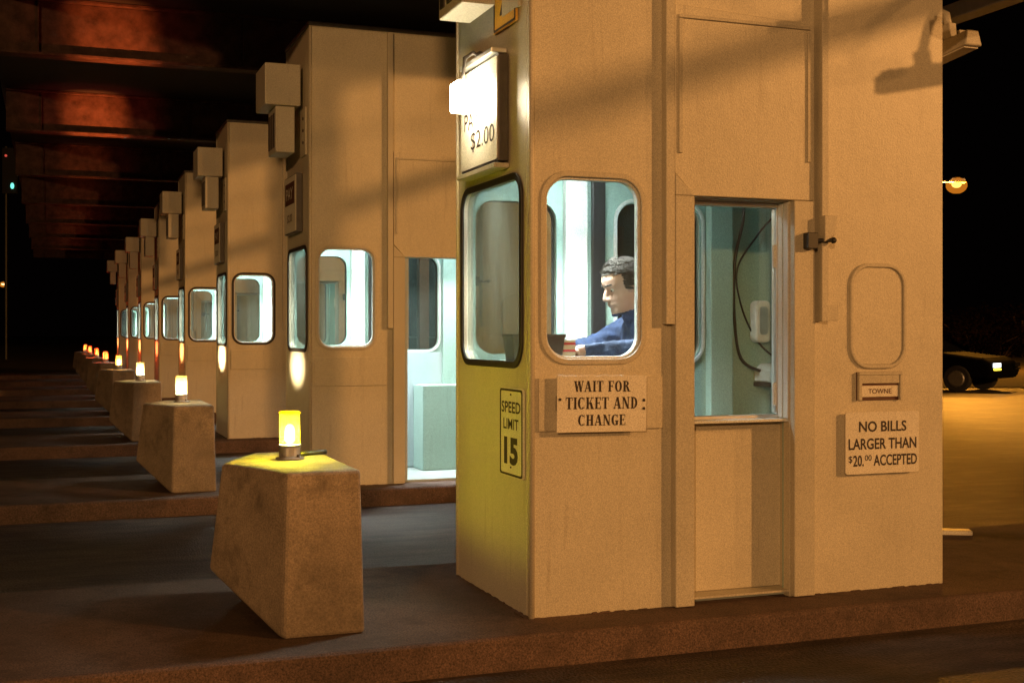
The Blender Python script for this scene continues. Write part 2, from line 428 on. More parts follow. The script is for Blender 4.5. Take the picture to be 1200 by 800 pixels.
# ------------------------------------------------------------------ canopy over the lanes
can = empty('plaza_canopy', (3.0, 16.0, 0))
tag(can, 'dark steel canopy with deep beams over the row of booths', 'canopy')
def into(o, parent):              # keep world place while parenting to a moved empty
    o.parent = parent; o.location = Vector(o.location) - Vector(parent.location); return o
b = MB().box(-0.55, 5.93, -9.5, 44.0, 4.27, 4.37); into(b.build('roof_deck', 'deck_dark'), can)
for k in range(-4, 8):
    y0 = 9.8 + S*k
    bb = MB()
    bb.box(-0.5, 5.93, y0+1.99, y0+2.17, 3.75, 3.775); bb.box(-0.5, 5.93, y0+2.06, y0+2.085, 3.7755, 4.24); bb.box(-0.5, 5.93, y0+1.99, y0+2.17, 4.2405, 4.266)
    for q in range(4): bb.box(-0.1+q*1.8, -0.088+q*1.8, y0+2.005, y0+2.0595, 3.776, 4.24)
    into(bb.build('beam', 'canopy_paint', bevel=0.004), can)
b = MB().box(5.95, 6.10, -9.6, 44.1, 3.49, 3.60); into(b.build('edge_girder', 'galvanised', bevel=0.006), can)
for n in range(N):
    b = MB().box(5.42, 5.58, 5.10+S*n, 5.26+S*n, 0.128, 4.265); b.box(5.34, 5.66, 5.02+S*n, 5.34+S*n, 0.128, 0.15)
    into(b.build('column', 'dark_steel', bevel=0.006), can)

# ------------------------------------------------------------------ toll booth
L, W, H = 2.036, 0.955, 3.44
CEIL = 1.96
SW = (0.06, 0.495, 1.04, 1.79)     # side window
NWIN = (0.095, 0.865, 1.02, 1.80)  # front window (across the width)
DO = (0.725, 1.213, 0.012, 1.725)  # door opening
def area_under(fixture, loc, sx, sy, power):      # the fixture's own light
    l = bpy.data.lights.new('fluorescent_light', 'AREA'); l.shape = 'RECTANGLE'; l.size = sx; l.size_y = sy; l.energy = power; l.color = (0.95, 1.0, 0.98); l.spread = R(105)
    o = bpy.data.objects.new('fluorescent_light', l); COL.objects.link(o); o.parent = fixture; o.location = loc
def make_booth():
    root = empty('toll_booth')
    T = 0.045
    w = MB(); w.wall('y', 0.0, T, 0.0, L, 0.0, H, [(*SW, 0.10), (DO[0], DO[1], 0.0, DO[3], 0)])
    w.build('side_wall', 'cream_paint', root, bevel=0.004)
    fdw = (0.80, 1.28, 1.0, 1.80)
    w = MB(); w.wall('y', W-T, W, 0.0, L, 0.0, H, [(*SW, 0.10), (*fdw, 0.10)])
    w.build('side_wall', 'cream_paint', root)
    w = MB(); w.wall('x', 0.0, T, T+0.001, W-T-0.001, 0.0, H-0.001, [(*NWIN, 0.09)])
    w.build('front_wall', 'cream_paint', root)
    w = MB(); w.box(L-T, L, T+0.001, W-T-0.001, 0.0, H-0.001); w.build('end_wall', 'cream_paint', root)
    # rounded corner moulding where the front wall meets the sides
    for y in (0.0, W):
        w = MB(); w.cone((0.004, y, 0.0), (0.004, y, H-0.002), 0.012, 0.012, 12); w.build('corner_bead', 'cream_paint', root, smooth=True)
    w = MB().box(-0.015, L+0.015, -0.015, W+0.015, H, H+0.03); w.build('roof', 'dark_steel', root, bevel=0.005)
    # inner lining
    w = MB()
    def lining(d0, d1, holes): w.wall('y', d0, d1, T+0.002, L-T-0.002, 0.021, CEIL-0.002, holes)
    lining(W-T-0.012, W-T-0.001, [(SW[0]+0.01, SW[1]-0.01, SW[2]+0.01, SW[3]-0.01, 0.09), (fdw[0]+0.01, fdw[1]-0.01, fdw[2]+0.01, fdw[3]-0.01, 0.09)])
    lining(T+0.001, T+0.010, [(SW[0]+0.0, SW[1]+0.0, SW[2]-0.0, SW[3]+0.0, 0.10), (DO[0], DO[1], 0.021, DO[3], 0)])
    w.wall('x', T+0.001, T+0.012, T+0.013, W-T-0.014, 0.022, CEIL-0.003, [(*NWIN, 0.09)])
    w.box(L-T-0.012, L-T-0.001, T+0.013, W-T-0.014, 0.022, CEIL-0.003)
    w.build('lining', 'teal_paint', root)
    w = MB().box(T+0.001, L-T-0.001, T+0.001, W-T-0.001, 0.002, 0.02); w.build('floor', 'counter_top', root)
    w = MB().box(T+0.001, L-T-0.001, T+0.001, W-T-0.001, CEIL, CEIL+0.03); w.build('ceiling', 'white_paint', root)
    w = MB().box(0.09, 0.60, 0.40, 0.56, CEIL-0.030, CEIL-0.001)
    cl = w.build('ceiling_light', 'white_paint', root, bevel=0.004)
    t = MB()
    for y in (0.44, 0.52): t.cone((0.12, y, CEIL-0.046), (0.57, y, CEIL-0.046), 0.014, 0.014, 10)
    t.build('tube', 'fluorescent', cl)
    area_under(cl, (0.33, 0.48, CEIL-0.066), 0.40, 0.14, 26)
    # posts on the far lining, seen through the windows
    w = MB(); w.box(0.515, 0.63, W-T-0.06, W-T-0.013, 0.021, CEIL-0.004); w.build('post', 'white_paint', root, bevel=0.006)
    w = MB(); w.box(0.665, 0.735, W-T-0.035, W-T-0.013, 0.021, CEIL-0.004); w.build('door_gap_strip', 'black_plastic', root, bevel=0.004)  # black strip stands for the dark gap at the door edge
    w = MB(); w.box(1.30, 1.43, W-T-0.07, W-T-0.013, 0.021, CEIL-0.004); w.build('post', 'teal_paint', root, bevel=0.006)
    # windows
    def ringpart(rect, r, grow, shrink, axis, d0, d1):
        u0, u1, v0, v1 = rect
        m_ = MB(); m_.ring(rr(u0-grow, u1+grow, v0-grow, v1+grow, r+grow), rr(u0+shrink, u1-shrink, v0+shrink, v1-shrink, r-shrink), axis, d0, d1); return m_
    def pane(rect, r, axis, d0, d1):
        u0, u1, v0, v1 = rect
        m_ = MB(); m_.prism(rr(u0, u1, v0, v1, r), axis, d0, d1); return m_
    f = ringpart(SW, 0.10, 0.020, 0.004, 'y', -0.010, 0.0-0.0005).build('window', 'trim_paint', root, bevel=0.004)
    ringpart(SW, 0.10, -0.001, 0.014, 'y', 0.006, 0.040).build('gasket', 'white_paint', f, bevel=0.003)
    pane((SW[0]+0.012, SW[1]-0.012, SW[2]+0.012, SW[3]-0.012), 0.088, 'y', 0.018, 0.019).build('glass', 'pane_glass', f)
    f = ringpart(SW, 0.10, 0.018, 0.012, 'y', W+0.0005, W+0.012).build('window', 'rubber', root, bevel=0.004)
    pane((SW[0]+0.002, SW[1]-0.002, SW[2]+0.002, SW[3]-0.002), 0.098, 'y', W-0.018, W-0.017).build('glass', 'pane_glass', f)
    f = ringpart(fdw, 0.10, 0.016, 0.012, 'y', W+0.0005, W+0.012).build('window', 'rubber', root, bevel=0.004)
    ringpart(fdw, 0.10, 0.014, 0.004, 'y', W-T-0.024, W-T-0.013).build('trim', 'white_paint', f, bevel=0.003)
    pane((fdw[0]+0.002, fdw[1]-0.002, fdw[2]+0.002, fdw[3]-0.002), 0.098, 'y', W-0.018, W-0.017).build('glass', 'pane_glass', f)
    f = ringpart(NWIN, 0.09, 0.018, 0.012, 'x', -0.012, -0.0005).build('window', 'rubber', root, bevel=0.004)
    pane((NWIN[0]+0.002, NWIN[1]-0.002, NWIN[2]+0.002, NWIN[3]-0.002), 0.088, 'x', 0.018, 0.019).build('glass', 'hazy_glass', f)
    # service door surround standing proud of the wall
    w = MB(); w.box(0.632, 0.722, -0.045, -0.001, 0.004, DO[3]); w.prism([(0.632, DO[3]+0.0005), (0.722, DO[3]+0.0005), (0.632, 1.815)], 'y', -0.045, -0.001)
    w.build('door_post', 'trim_paint', root, bevel=0.004)
    w = MB(); w.box(1.216, 1.322, -0.036, -0.001, 0.004, DO[3]+0.0); w.build('door_post', 'trim_paint', root, bevel=0.004)
    w = MB(); w.prism([(0.726, DO[3]+0.003), (1.322, DO[3]+0.003), (1.322, 2.50), (0.640, 2.53), (0.640, 1.822)], 'y', -0.024, -0.001)
    hd = w.build('door_header', 'cream_paint', root, bevel=0.004)
    w = MB(); w.box(0.655, 0.672, -0.034, -0.0245, 1.905, 2.47); w.box(1.286, 1.300, -0.034, -0.0245, 1.895, 2.46); w.box(0.655, 1.300, -0.034, -0.0245, 2.472, 2.486)
    w.build('batten', 'trim_paint', hd, bevel=0.002)
    w = MB(); w.box(0.588, 0.629, -0.045, -0.001, 1.186, H-0.01); w.build('seam_strip', 'trim_paint', root, bevel=0.003)
    # sliding rail, latch
    w = MB(); w.box(1.338, 1.372, -0.064, -0.001, 1.20, 3.42); w.build('slide_rail', 'trim_paint', root, bevel=0.003)
    w = MB(); w.prism([(1.335, 1.545), (1.385, 1.575), (1.400, 1.66), (1.335, 1.66)], 'y', -0.090, -0.0655); w.build('rail_bracket', 'trim_paint', root, bevel=0.003)
    w = MB(); w.box(1.258, 1.310, -0.078, -0.0375, 1.515, 1.585); w.cone((1.31, -0.06, 1.552), (1.375, -0.09, 1.552), 0.009, 0.009); w.ball((1.378, -0.09, 1.552), 0.014)
    w.build('latch', 'black_plastic', root, bevel=0.003)
    w = MB(); w.box(1.40, 1.465, -0.004, -0.0005, 1.205, 1.275); w.build('cover_plate', 'trim_paint', root, bevel=0.001)
    # blanked window
    w = MB(); w.ring(rr(1.522, 1.826, 0.99, 1.462, 0.10), rr(1.540, 1.808, 1.008, 1.444, 0.083), 'y', -0.014, -0.0005)
    bw = w.build('blank_window', 'trim_paint', root, bevel=0.005, seg=3)
    w = MB(); w.prism(rr(1.542, 1.806, 1.010, 1.442, 0.082), 'y', -0.004, -0.0005); w.build('infill_plate', 'cream_paint', bw)
    # drawer band below the side window
    w = MB(); w.box(0.030, 0.588, -0.014, -0.0005, 0.752, 0.968); w.build('drawer_panel', 'cream_paint', root, bevel=0.003)
    # jagged mortar along the foot of the wall
    w = MB()
    for (xa, xb) in ((0.0, 0.63), (1.33, L)):
        x = xa
        while x < xb-0.01:
            l_ = random.uniform(0.02, 0.11); h_ = random.choice((0.001, 0.002, 0.003, 0.004, 0.006)); d_ = random.uniform(0.004, 0.026)
            if random.random() < 0.6: w.prism([(x, -0.002), (min(x+l_, xb), -0.002), (min(x+l_*0.8, xb), h_), (x+l_*0.25, h_*0.8)], 'y', -d_, -0.0005); x += l_
    y = 0.0
    while y < W:
        l_ = random.uniform(0.03, 0.10); h_ = random.choice((0.001, 0.002, 0.004))
        w.prism([(y, -0.002), (y+l_, -0.002), (y+l_*0.7, h_), (y+l_*0.3, h_)], 'x', -random.uniform(0.008, 0.03), -0.0005); y += l_
    w.build('mortar', 'island_concrete', root)
    # fittings inside
    w = MB(); w.box(T+0.013, 0.56, T+0.014, W-T-0.062, 0.995, 1.025); w.build('counter', 'counter_top', root, bevel=0.006)
    w = MB(); w.box(T+0.03, 0.36, 0.52, W-T-0.064, 0.021, 0.99); w.build('cabinet', 'teal_paint', root, bevel=0.006)
    return root
def make_door(root):
    d0, d1 = 0.098, 0.128
    w = MB(); w.box(DO[0]-0.02, DO[1]+0.02, d0, d1, 0.03, 0.762); dr = w.build('door', 'cream_paint', root, bevel=0.004)
    w = MB()
    w.box(DO[0]-0.001, DO[1]-0.001, d0-0.018, d1+0.004, 0.764, 0.789)
    w.box(DO[1]-0.008, DO[1]+0.014, d0-0.010, d1+0.004, 0.794, DO[3]-0.024)
    w.box(DO[0]-0.001, DO[1]-0.001, d0-0.018, d1+0.004, DO[3]-0.022, DO[3]-0.004)
    w.build('window_frame', 'aluminium', dr, bevel=0.003)
    w = MB(); w.box(DO[0], DO[1]-0.009, d0+0.010, d0+0.0115, 0.792, DO[3]-0.024); w.build('glass', 'pane_glass', dr)
    w = MB(); w.box(DO[1]-0.022, DO[1]-0.0085, d0-0.006, d0+0.006, 0.83, 0.93); w.box(DO[1]-0.022, DO[1]-0.0085, d0-0.006, d0+0.006, 1.44, 1.54); w.bm.free()
    for za in (0.83, 1.44):
        w = MB(); w.box(DO[1]-0.022, DO[1]-0.0085, d0-0.006, d0+0.006, za, za+0.10); w.build('catch', 'white_paint', dr)
    w = MB(); w.box(DO[0]-0.03, DO[0]-0.0015, 0.0455, 0.135, 0.021, DO[3]+0.03); w.box(DO[1]+0.0145, DO[1]+0.035, 0.0455, 0.135, 0.021, DO[3]+0.03)
    w.box(DO[0]-0.001, DO[1]+0.014, 0.0455, 0.135, DO[3]-0.003, DO[3]+0.03); w.box(DO[0]-0.001, DO[1]+0.014, 0.003, 0.135, 0.0205, 0.029); w.build('liner', 'trim_paint', dr)
    # white reveal at the door opening
    w = MB(); w.box(DO[1]-0.006, DO[1]-0.0015, 0.003, 0.040, 0.778, DO[3]-0.004); w.box(DO[1]-0.006, DO[1]-0.0015, 0.048, 0.084, 0.778, DO[3]-0.004); w.box(DO[0]+0.0, DO[1]-0.007, 0.003, 0.078, 0.764, 0.776)
    w.build('reveal', 'white_paint', dr, bevel=0.002)
    return dr

booths = []
proto = make_booth()
labels = ['cream toll booth nearest the camera with attendant inside and paper signs on its side',
          'second toll booth from the right with its door slid open on a white interior',
          'third toll booth from the right behind the second yellowish crash block',
          'fourth toll booth from the right, between the third booth and the narrower far ones',
          'fifth toll booth along the row, its window partly cut off by the fourth booth',
          'sixth toll booth along the row, small and far with a lit window',
          'seventh toll booth along the row, second from the left end',
          'farthest toll booth, leftmost in the row and hardly wider than a strip']
for n in range(N):
    o = proto if n == 0 else copy_tree(proto)
    o.location = (BX, BY + S*n, BZ)
    tag(o, labels[n], 'toll booth', 'toll booths in a row across the lanes')
    booths.append(o)
door0 = make_door(booths[0])
for n in range(2, N): copy_tree(door0, booths[n])
# dark rubber round the side windows of the booths farther off
for n in range(2, N):
    for ch in booths[n].children:
        if ch.name.startswith('window') and ch.bound_box[0][1] < 0 and ch.bound_box[0][0] > 0.01:
            ch.material_slots[0].link = 'OBJECT'; ch.material_slots[0].material = MATS['rubber']
# the open door of the second booth, slid behind the wall
# second booth: white lower wall, cabinet, extra lamp added to brighten the doorway
w = MB().box(0.95, 1.65, 0.40, 0.56, CEIL-0.030, CEIL-0.001); cl2 = w.build('ceiling_light', 'white_paint', booths[1], bevel=0.004)
w = MB().box(1.10, 1.50, 0.465, 0.495, CEIL-0.046, CEIL-0.032); w.build('tube', 'fluorescent', cl2); area_under(cl2, (1.30, 0.48, CEIL-0.066), 0.6, 0.12, 12)
w = MB(); w.box(0.80, 0.98, W-0.0565, W-0.0515, 1.02, 1.74); w.build('blind', 'paper', booths[1])
w = MB(); w.box(0.56, 1.62, W-0.072, W-0.061, 0.03, 0.985); w.build('wainscot', 'pale_blue_paint', booths[1], bevel=0.003)
w = MB(); w.box(1.05, 1.60, 0.60, W-0.075, 0.021, 0.72); w.build('cabinet', 'teal_paint', booths[1], bevel=0.006)
w = MB(); w.box(DO[0]+0.001, DO[0]+0.030, 0.002, 0.06, 0.02, DO[3]-0.005); w.build('door_jamb', 'pale_blue_paint', booths[1], bevel=0.003)

# ------------------------------------------------------------------ boxes and signs on the booth fronts
def equipment(n):
    r = empty('equipment_box', (BX, BY + S*n + 0.2, BZ + 2.85))
    MB().box(-0.30, -0.03, 0, 0.44, 0.02, 0.335).build('housing', 'grey_box_paint', r, bevel=0.008)
    MB().box(-0.215, -0.07, 0.03, 0.36, -0.33, 0.0175).build('lower_box', 'grey_box_paint', r, bevel=0.006)
    w = MB()
    for i in range(3): w.box(-0.221, -0.2155, 0.07+0.1*i, 0.13+0.1*i, -0.29, -0.03)
    w.build('louvre', 'dark_steel', r)
    w = MB(); w.box(-0.03, -0.001, 0.14, 0.36, 0.06, 0.26); w.build('bracket', 'dark_steel', r)
    w = MB(); w.box(-0.016, -0.001, -0.10, 0.10, -0.36, 0.0); bp = w.build('back_plate', 'trim_paint', r, bevel=0.003)
    w = MB()
    for i in range(3): w.cone((-0.022, -0.03, -0.08-0.09*i), (-0.016, -0.03, -0.08-0.09*i), 0.012, 0.012, 10)
    w.build('bolt', 'ink', bp)
    return r
eq0 = equipment(0)
ORD = ['nearest', 'second', 'third', 'fourth', 'fifth', 'sixth', 'seventh', 'farthest']
for n in range(N):
    o = eq0 if n == 0 else copy_tree(eq0)
    o.location = (BX, BY + S*n + 0.2, BZ + 2.85)
    tag(o, 'pale equipment box bolted high on the front of the %s booth' % ORD[n], 'box', 'equipment boxes high on the booth fronts')

# sign frames: local x = reading direction, local -y = towards the reader
def nose_sign(name, n, ymid, zmid): return empty(name, (BX, BY + S*n + ymid, BZ + zmid), R(-90))
def side_sign(name, xmid, zmid): return empty(name, (BX + xmid, BY, BZ + zmid))

def price_sign(n, lit):
    r = nose_sign('price_sign', n, 0.494, 2.10)
    MB().box(-0.247, 0.247, -0.050, -0.004, -0.225, 0.225).build('sign_case', 'dark_steel', r, bevel=0.003)
    f = MB(); f.prism(rr(-0.240, 0.240, -0.216, 0.216, 0.012), 'y', -0.0545, -0.0505); f.build('sign_face', 'sign_white', r)
    t = MB()
    if lit:
        text_geo(t, 'PAY', -0.09, -0.005, 0.20, 0.075, -0.0560, 0.0); text_geo(t, '$2.00', 0.055, -0.105, 0.31, 0.090, -0.0560, 0.0)
        t.build('lettering', 'ink', r)
        MB().box(-0.255, 0.255, -0.072, -0.004, -0.256, -0.235).build('ledge', 'trim_paint', r, bevel=0.003)
    else:
        t.box(-0.19, 0.19, -0.0570, -0.0548, 0.0, 0.17); t.build('dark_band', 'brown_ink', r)
        t = MB(); text_geo(t, 'PAY', 0, 0.085, 0.28, 0.09, -0.0582, 0.01); t.build('lettering', 'sign_white', r)
        t = MB(); text_geo(t, '$2.00', 0, -0.11, 0.20, 0.07, -0.0562, 0.005); t.build('price_lettering', 'brown_ink', r)
    return r
ps = price_sign(0, True)
tag(ps, 'white $2.00 price sign lit by a glaring lamp on the nearest booth', 'price sign', 'price signs on the booth fronts')
p1 = price_sign(1, False)
for n in range(1, N):
    o = p1 if n == 1 else copy_tree(p1)
    o.location = (BX, BY + S*n + 0.52, BZ + 2.15)
    tag(o, 'unlit price sign with a dark band on the front of the %s booth' % ORD[n], 'price sign', 'price signs on the booth fronts')
# lamp over the lit sign
r = nose_sign('sign_lamp', 0, 0.50, 2.33)
tag(r, 'glaring white lamp on an arm in front of the price sign', 'lamp')
MB().box(-0.20, 0.235, -0.075, -0.004, 0.002, 0.024).build('bracket_bar', 'aluminium', r, bevel=0.004)
w = MB(); w.tube([(0.02, -0.04, 0.02), (0.01, -0.08, 0.045), (0.0, -0.115, 0.02), (0.0, -0.125, -0.085)], 0.010); w.ball((0.02, -0.05, 0.03), 0.022); w.build('arm', 'dark_steel', r, smooth=True)
w = MB(); w.prism(rr(-0.065, 0.065, -0.215, -0.085, 0.02), 'y', -0.165, -0.095); w.build('bulb', 'sign_bulb', r, bevel=0.008)

# lane number plate
r = nose_sign('number_plate', 0, 0.271, 2.61)
tag(r, 'yellow lane number plate marked 2 above the price sign', 'sign')
MB().box(-0.136, 0.136, -0.014, -0.004, -0.17, 0.17).build('plate', 'sign_yellow', r, bevel=0.002)
w = MB(); w.ring(rr(-0.132, 0.132, -0.166, 0.166, 0.01), rr(-0.122, 0.122, -0.156, 0.156, 0.008), 'y', -0.0158, -0.0142); w.build('border', 'ink', r)
w = MB(); text_geo(w, '2', 0.0, 0.0, 0.11, 0.22, -0.0155, 0.02); w.build('lettering', 'ink', r)

# speed limit sign
r = nose_sign('speed_limit_sign', 0, 0.194, 0.735)
tag(r, 'narrow SPEED LIMIT 15 sign on the yellow lit front of the nearest booth', 'sign')
w = MB(); w.prism(rr(-0.137, 0.137, -0.185, 0.185, 0.018), 'y', -0.012, -0.003); w.build('plate', 'sign_white', r, bevel=0.001)
w = MB(); w.ring(rr(-0.133, 0.133, -0.181, 0.181, 0.016), rr(-0.124, 0.124, -0.172, 0.172, 0.012), 'y', -0.0142, -0.0122); w.build('border', 'ink', r)
w = MB(); text_geo(w, 'SPEED', 0, 0.105, 0.225, 0.048, -0.0136, 0.018); text_geo(w, 'LIMIT', 0, 0.035, 0.18, 0.045, -0.0136, 0.018); text_geo(w, '15', 0, -0.078, 0.165, 0.115, -0.0136, 0.05)
for z in (0.158, -0.145): w.cone((0, -0.016, z), (0, -0.0122, z), 0.004, 0.004, 8)
w.build('lettering', 'ink', r)

# WAIT sign
r = side_sign('instruction_sign', 0.293, 0.863); r.rotation_euler = (0, R(0.5), 0)
tag(r, 'cream WAIT FOR TICKET AND CHANGE sign below the attendant window', 'sign')
w = MB(); w.box(-0.20, 0.20, -0.052, -0.046, -0.116, 0.114); w.build('plate', 'sign_white', r, bevel=0.001)
w = MB(); w.box(-0.19, -0.16, -0.0458, -0.0145, -0.03, 0.03); w.box(0.16, 0.19, -0.0458, -0.0145, -0.03, 0.03); w.build('standoff', 'dark_steel', r)
w = MB(); serif_text(w, 'WAIT FOR', 0.0, 0.070, 0.255, 0.044, -0.0526); serif_text(w, 'TICKET AND', 0.0, 0.002, 0.325, 0.048, -0.0526); serif_text(w, 'CHANGE', 0.0, -0.067, 0.215, 0.044, -0.0526)
for x, z in ((-0.188, 0.018), (0.187, 0.012), (0.187, -0.022)): w.cone((x, -0.056, z), (x, -0.0522, z), 0.006, 0.006, 8)
w.build('lettering', 'ink', r)

# NO BILLS sign
r = side_sign('payment_sign', 1.681, 0.660)
tag(r, 'NO BILLS LARGER THAN $20.00 ACCEPTED sign low on the right of the booth side', 'sign')
w = MB(); w.prism(rr(-0.197, 0.197, -0.138, 0.138, 0.012), 'y', -0.030, -0.022); w.build('plate', 'sign_white', r, bevel=0.001)
w = MB(); w.box(-0.15, -0.12, -0.0218, -0.0005, -0.1, 0.1); w.box(0.12, 0.15, -0.0218, -0.0005, -0.1, 0.1); w.build('batten', 'dark_steel', r)
w = MB(); text_geo(w, 'NO BILLS', 0.0, 0.073, 0.255, 0.048, -0.0312, 0.020); text_geo(w, 'LARGER THAN', 0.0, -0.004, 0.365, 0.050, -0.0312, 0.020)
text_geo(w, '$', -0.172, -0.072, 0.020, 0.034, -0.0312, 0.004); text_geo(w, '20.', -0.130, -0.078, 0.056, 0.050, -0.0312, 0.020); text_geo(w, '00', -0.078, -0.066, 0.036, 0.026, -0.0312, 0.004)
text_geo(w, 'ACCEPTED', 0.068, -0.078, 0.235, 0.050, -0.0312, 0.020); w.build('lettering', 'ink', r)

# name plate holder
r = side_sign('name_holder', 1.677, 0.912)
tag(r, 'small slotted name plate holder between the blank window and the NO BILLS sign', 'name plate')
w = MB(); w.box(-0.117, 0.117, -0.008, -0.001, -0.063, 0.063); w.build('back', 'brown_ink', r)
w = MB()
w.box(-0.117, 0.117, -0.024, -0.0082, 0.050, 0.063); w.box(-0.117, -0.100, -0.024, -0.0082, -0.063, 0.0495); w.box(0.104, 0.117, -0.024, -0.0082, -0.063, 0.0495); w.box(-0.099, 0.103, -0.020, -0.0082, 0.012, 0.0495)
w.build('holder', 'trim_paint', r, bevel=0.002)
w = MB(); w.box(-0.096, 0.100, -0.014, -0.0084, -0.048, 0.002); w.build('name_card', 'sign_white', r)
w = MB(); text_geo(w, 'TOWNE', 0.0, -0.023, 0.125, 0.022, -0.0152, 0.01); w.build('lettering', 'brown_ink', r)

# ------------------------------------------------------------------ crash blocks and their lamps
def crash_block():
    b = MB(); z1 = 0.625
    A0, B0, C0, D0 = (0.82, 0.0, 0), (1.135, 0.0, 0), (1.135, 0.85, 0), (0.82, 0.85, 0)
    N0, N1 = (0.600, 0.44, 0.205), (0.652, 0.44, z1)
    A1, B1, C1, D1 = (0.835, 0.0, z1), (1.12, 0.01, z1), (1.12, 0.83, z1), (0.835, 0.84, z1)
    for f in ((A0,B0,B1,A1), (B0,C0,C1,B1), (C0,D0,D1,C1), (D0,N0,N1,D1), (N0,A0,A1,N1), (A1,B1,C1,D1,N1), (A0,N0,D0), (A0,D0,C0,B0)): b.face(f)
    return b.build('crash_block', 'block_concrete', bevel=0.013, seg=2)
cb = crash_block()
cl_ = ['large concrete crash block in the foreground with a yellow lamp on top', 'second concrete crash block, behind the foreground one', 'third crash block along the row, mostly behind the second',
       'fourth crash block along the row, its top edge showing above the third', 'fifth crash block along the row', 'sixth crash block along the row of islands', 'seventh crash block along the row, among the reddish lamps', 'farthest crash block, at the left end of the row']
for n in range(N):
    o = cb if n == 0 else cb.copy()
    if n: COL.objects.link(o)
    o.location = (0, BY + S*n, BZ)
    tag(o, cl_[n], 'crash block', 'concrete crash blocks in front of the booths')

def warning_lamp(lens, bulb):
    r = empty('warning_lamp')
    w = MB(); w.lathe([(0.058, 0.0), (0.058, 0.010), (0.044, 0.014), (0.044, 0.052), (0.048, 0.054), (0.048, 0.062)]); 
    bs = w.build('base', 'galvanised', r, bevel=0.002)
    w = MB()
    for a in range(4): w.cone((0.05*math.cos(a*1.57+0.6), 0.05*math.sin(a*1.57+0.6), 0.010), (0.05*math.cos(a*1.57+0.6), 0.05*math.sin(a*1.57+0.6), 0.022), 0.006, 0.006, 6)
    w.build('bolt', 'dark_steel', bs)
    w = MB(); n = 28
    prof = [(0.041, 0.0635), (0.041, 0.17), (0.038, 0.19)]
    w.loft([[(rr_*(1+0.02*(i % 2))*math.cos(2*math.pi*i/n), rr_*(1+0.02*(i % 2))*math.sin(2*math.pi*i/n), z) for i in range(n)] for rr_, z in prof], caps=False)
    w.build('lens', lens, r)
    w = MB(); w.lathe([(0.045, 0.190), (0.045, 0.196), (0.03, 0.200)]); w.build('cap', lens, r)
    w = MB(); w.lathe([(0.010, 0.066), (0.022, 0.078), (0.022, 0.120), (0.016, 0.138), (0.006, 0.146)], n=16); w.build('bulb', bulb, r, smooth=True)
    return r
kinds = [('yellow_lens', 'bulb_yellow'), ('clear_lens', 'bulb_white'), ('clear_lens', 'bulb_white'), ('amber_lens', 'bulb_amber'), ('red_lens', 'bulb_red'), ('red_lens', 'bulb_red'), ('red_lens', 'bulb_red'), ('red_lens', 'bulb_red')]
ll = ['bright yellow beacon on top of the foreground crash block', 'warm white beacon on the second crash block', 'pale beacon on the third crash block', 'orange beacon on the fourth crash block',
      'red glowing beacon on the fifth crash block', 'red glowing beacon on the sixth crash block', 'red glowing beacon on the seventh crash block', 'farthest red beacon, leftmost of the row']
lp0 = {}
for n in range(N):
    k = kinds[n]
    if k not in lp0: lp0[k] = warning_lamp(*k); o = lp0[k]
    else: o = copy_tree(lp0[k])
    o.location = (0.936, BY + S*n + 0.50, BZ + 0.625)
    tag(o, ll[n], 'beacon', 'beacons on the crash blocks')
    pl_ = bpy.data.lights.new('beacon_light', 'POINT'); pl_.shadow_soft_size = 0.031
    pl_.energy, pl_.color = {'yellow_lens': (62, (1, 0.92, 0.35)), 'amber_lens': (22, (1, 0.66, 0.26)), 'clear_lens': (11, (1, 0.86, 0.55)), 'red_lens': (45, (1, 0.42, 0.22))}[k[0]]
    po = bpy.data.objects.new('beacon_light', pl_); COL.objects.link(po); po.parent = o; po.location = (0, 0, 0.10)
    if 0 < n < 7:      # added tilted spots that put orange and red glows on the canopy beams
        for pw, sz, cc in (((2300, 1000, 330, 130, 50, 30)[n-1], 15, (1.0, 0.24, 0.05)), ((150, 110, 75, 50, 30, 20)[n-1], 30, (1.0, 0.09, 0.07))):
            u = bpy.data.lights.new('beam_glow_spot', 'SPOT'); u.energy = pw; u.spot_size = R(sz); u.spot_blend = 1.0; u.shadow_soft_size = 0.02; u.color = cc
            uo = bpy.data.objects.new('beam_glow_spot', u); COL.objects.link(uo); uo.parent = o; uo.location = (0, 0, 0.215)
            uo.rotation_euler = Vector((-0.40, 2.22, 2.98)).to_track_quat('-Z', 'Y').to_euler()
    if n:        # the ribbed lens throws a flat beam at the booth front
        l = bpy.data.lights.new('beacon_beam', 'SPOT'); l.energy = 170; l.spot_size = R(50); l.spot_blend = 1.0; l.shadow_soft_size = 0.02
        l.color = {'amber_lens': (1, 0.62, 0.2), 'clear_lens': (1, 0.8, 0.45), 'red_lens': (1, 0.25, 0.08)}[k[0]]
        lo = bpy.data.objects.new('beacon_beam', l); COL.objects.link(lo); lo.parent = o
        lo.location = (0.06, 0, 0.115); lo.rotation_euler = (0, R(-100), 0); lo.scale = (0.5, 1.0, 1.0)
w = MB(); w.tube([(1.00, BY+0.60, 0.765), (1.04, BY+0.62, 0.766), (1.09, BY+0.63, 0.768), (1.118, BY+0.635, 0.768)], 0.010); 
tag(w.build('conduit', 'black_plastic', smooth=True), 'short black cable lying on top of the foreground crash block', 'cable')

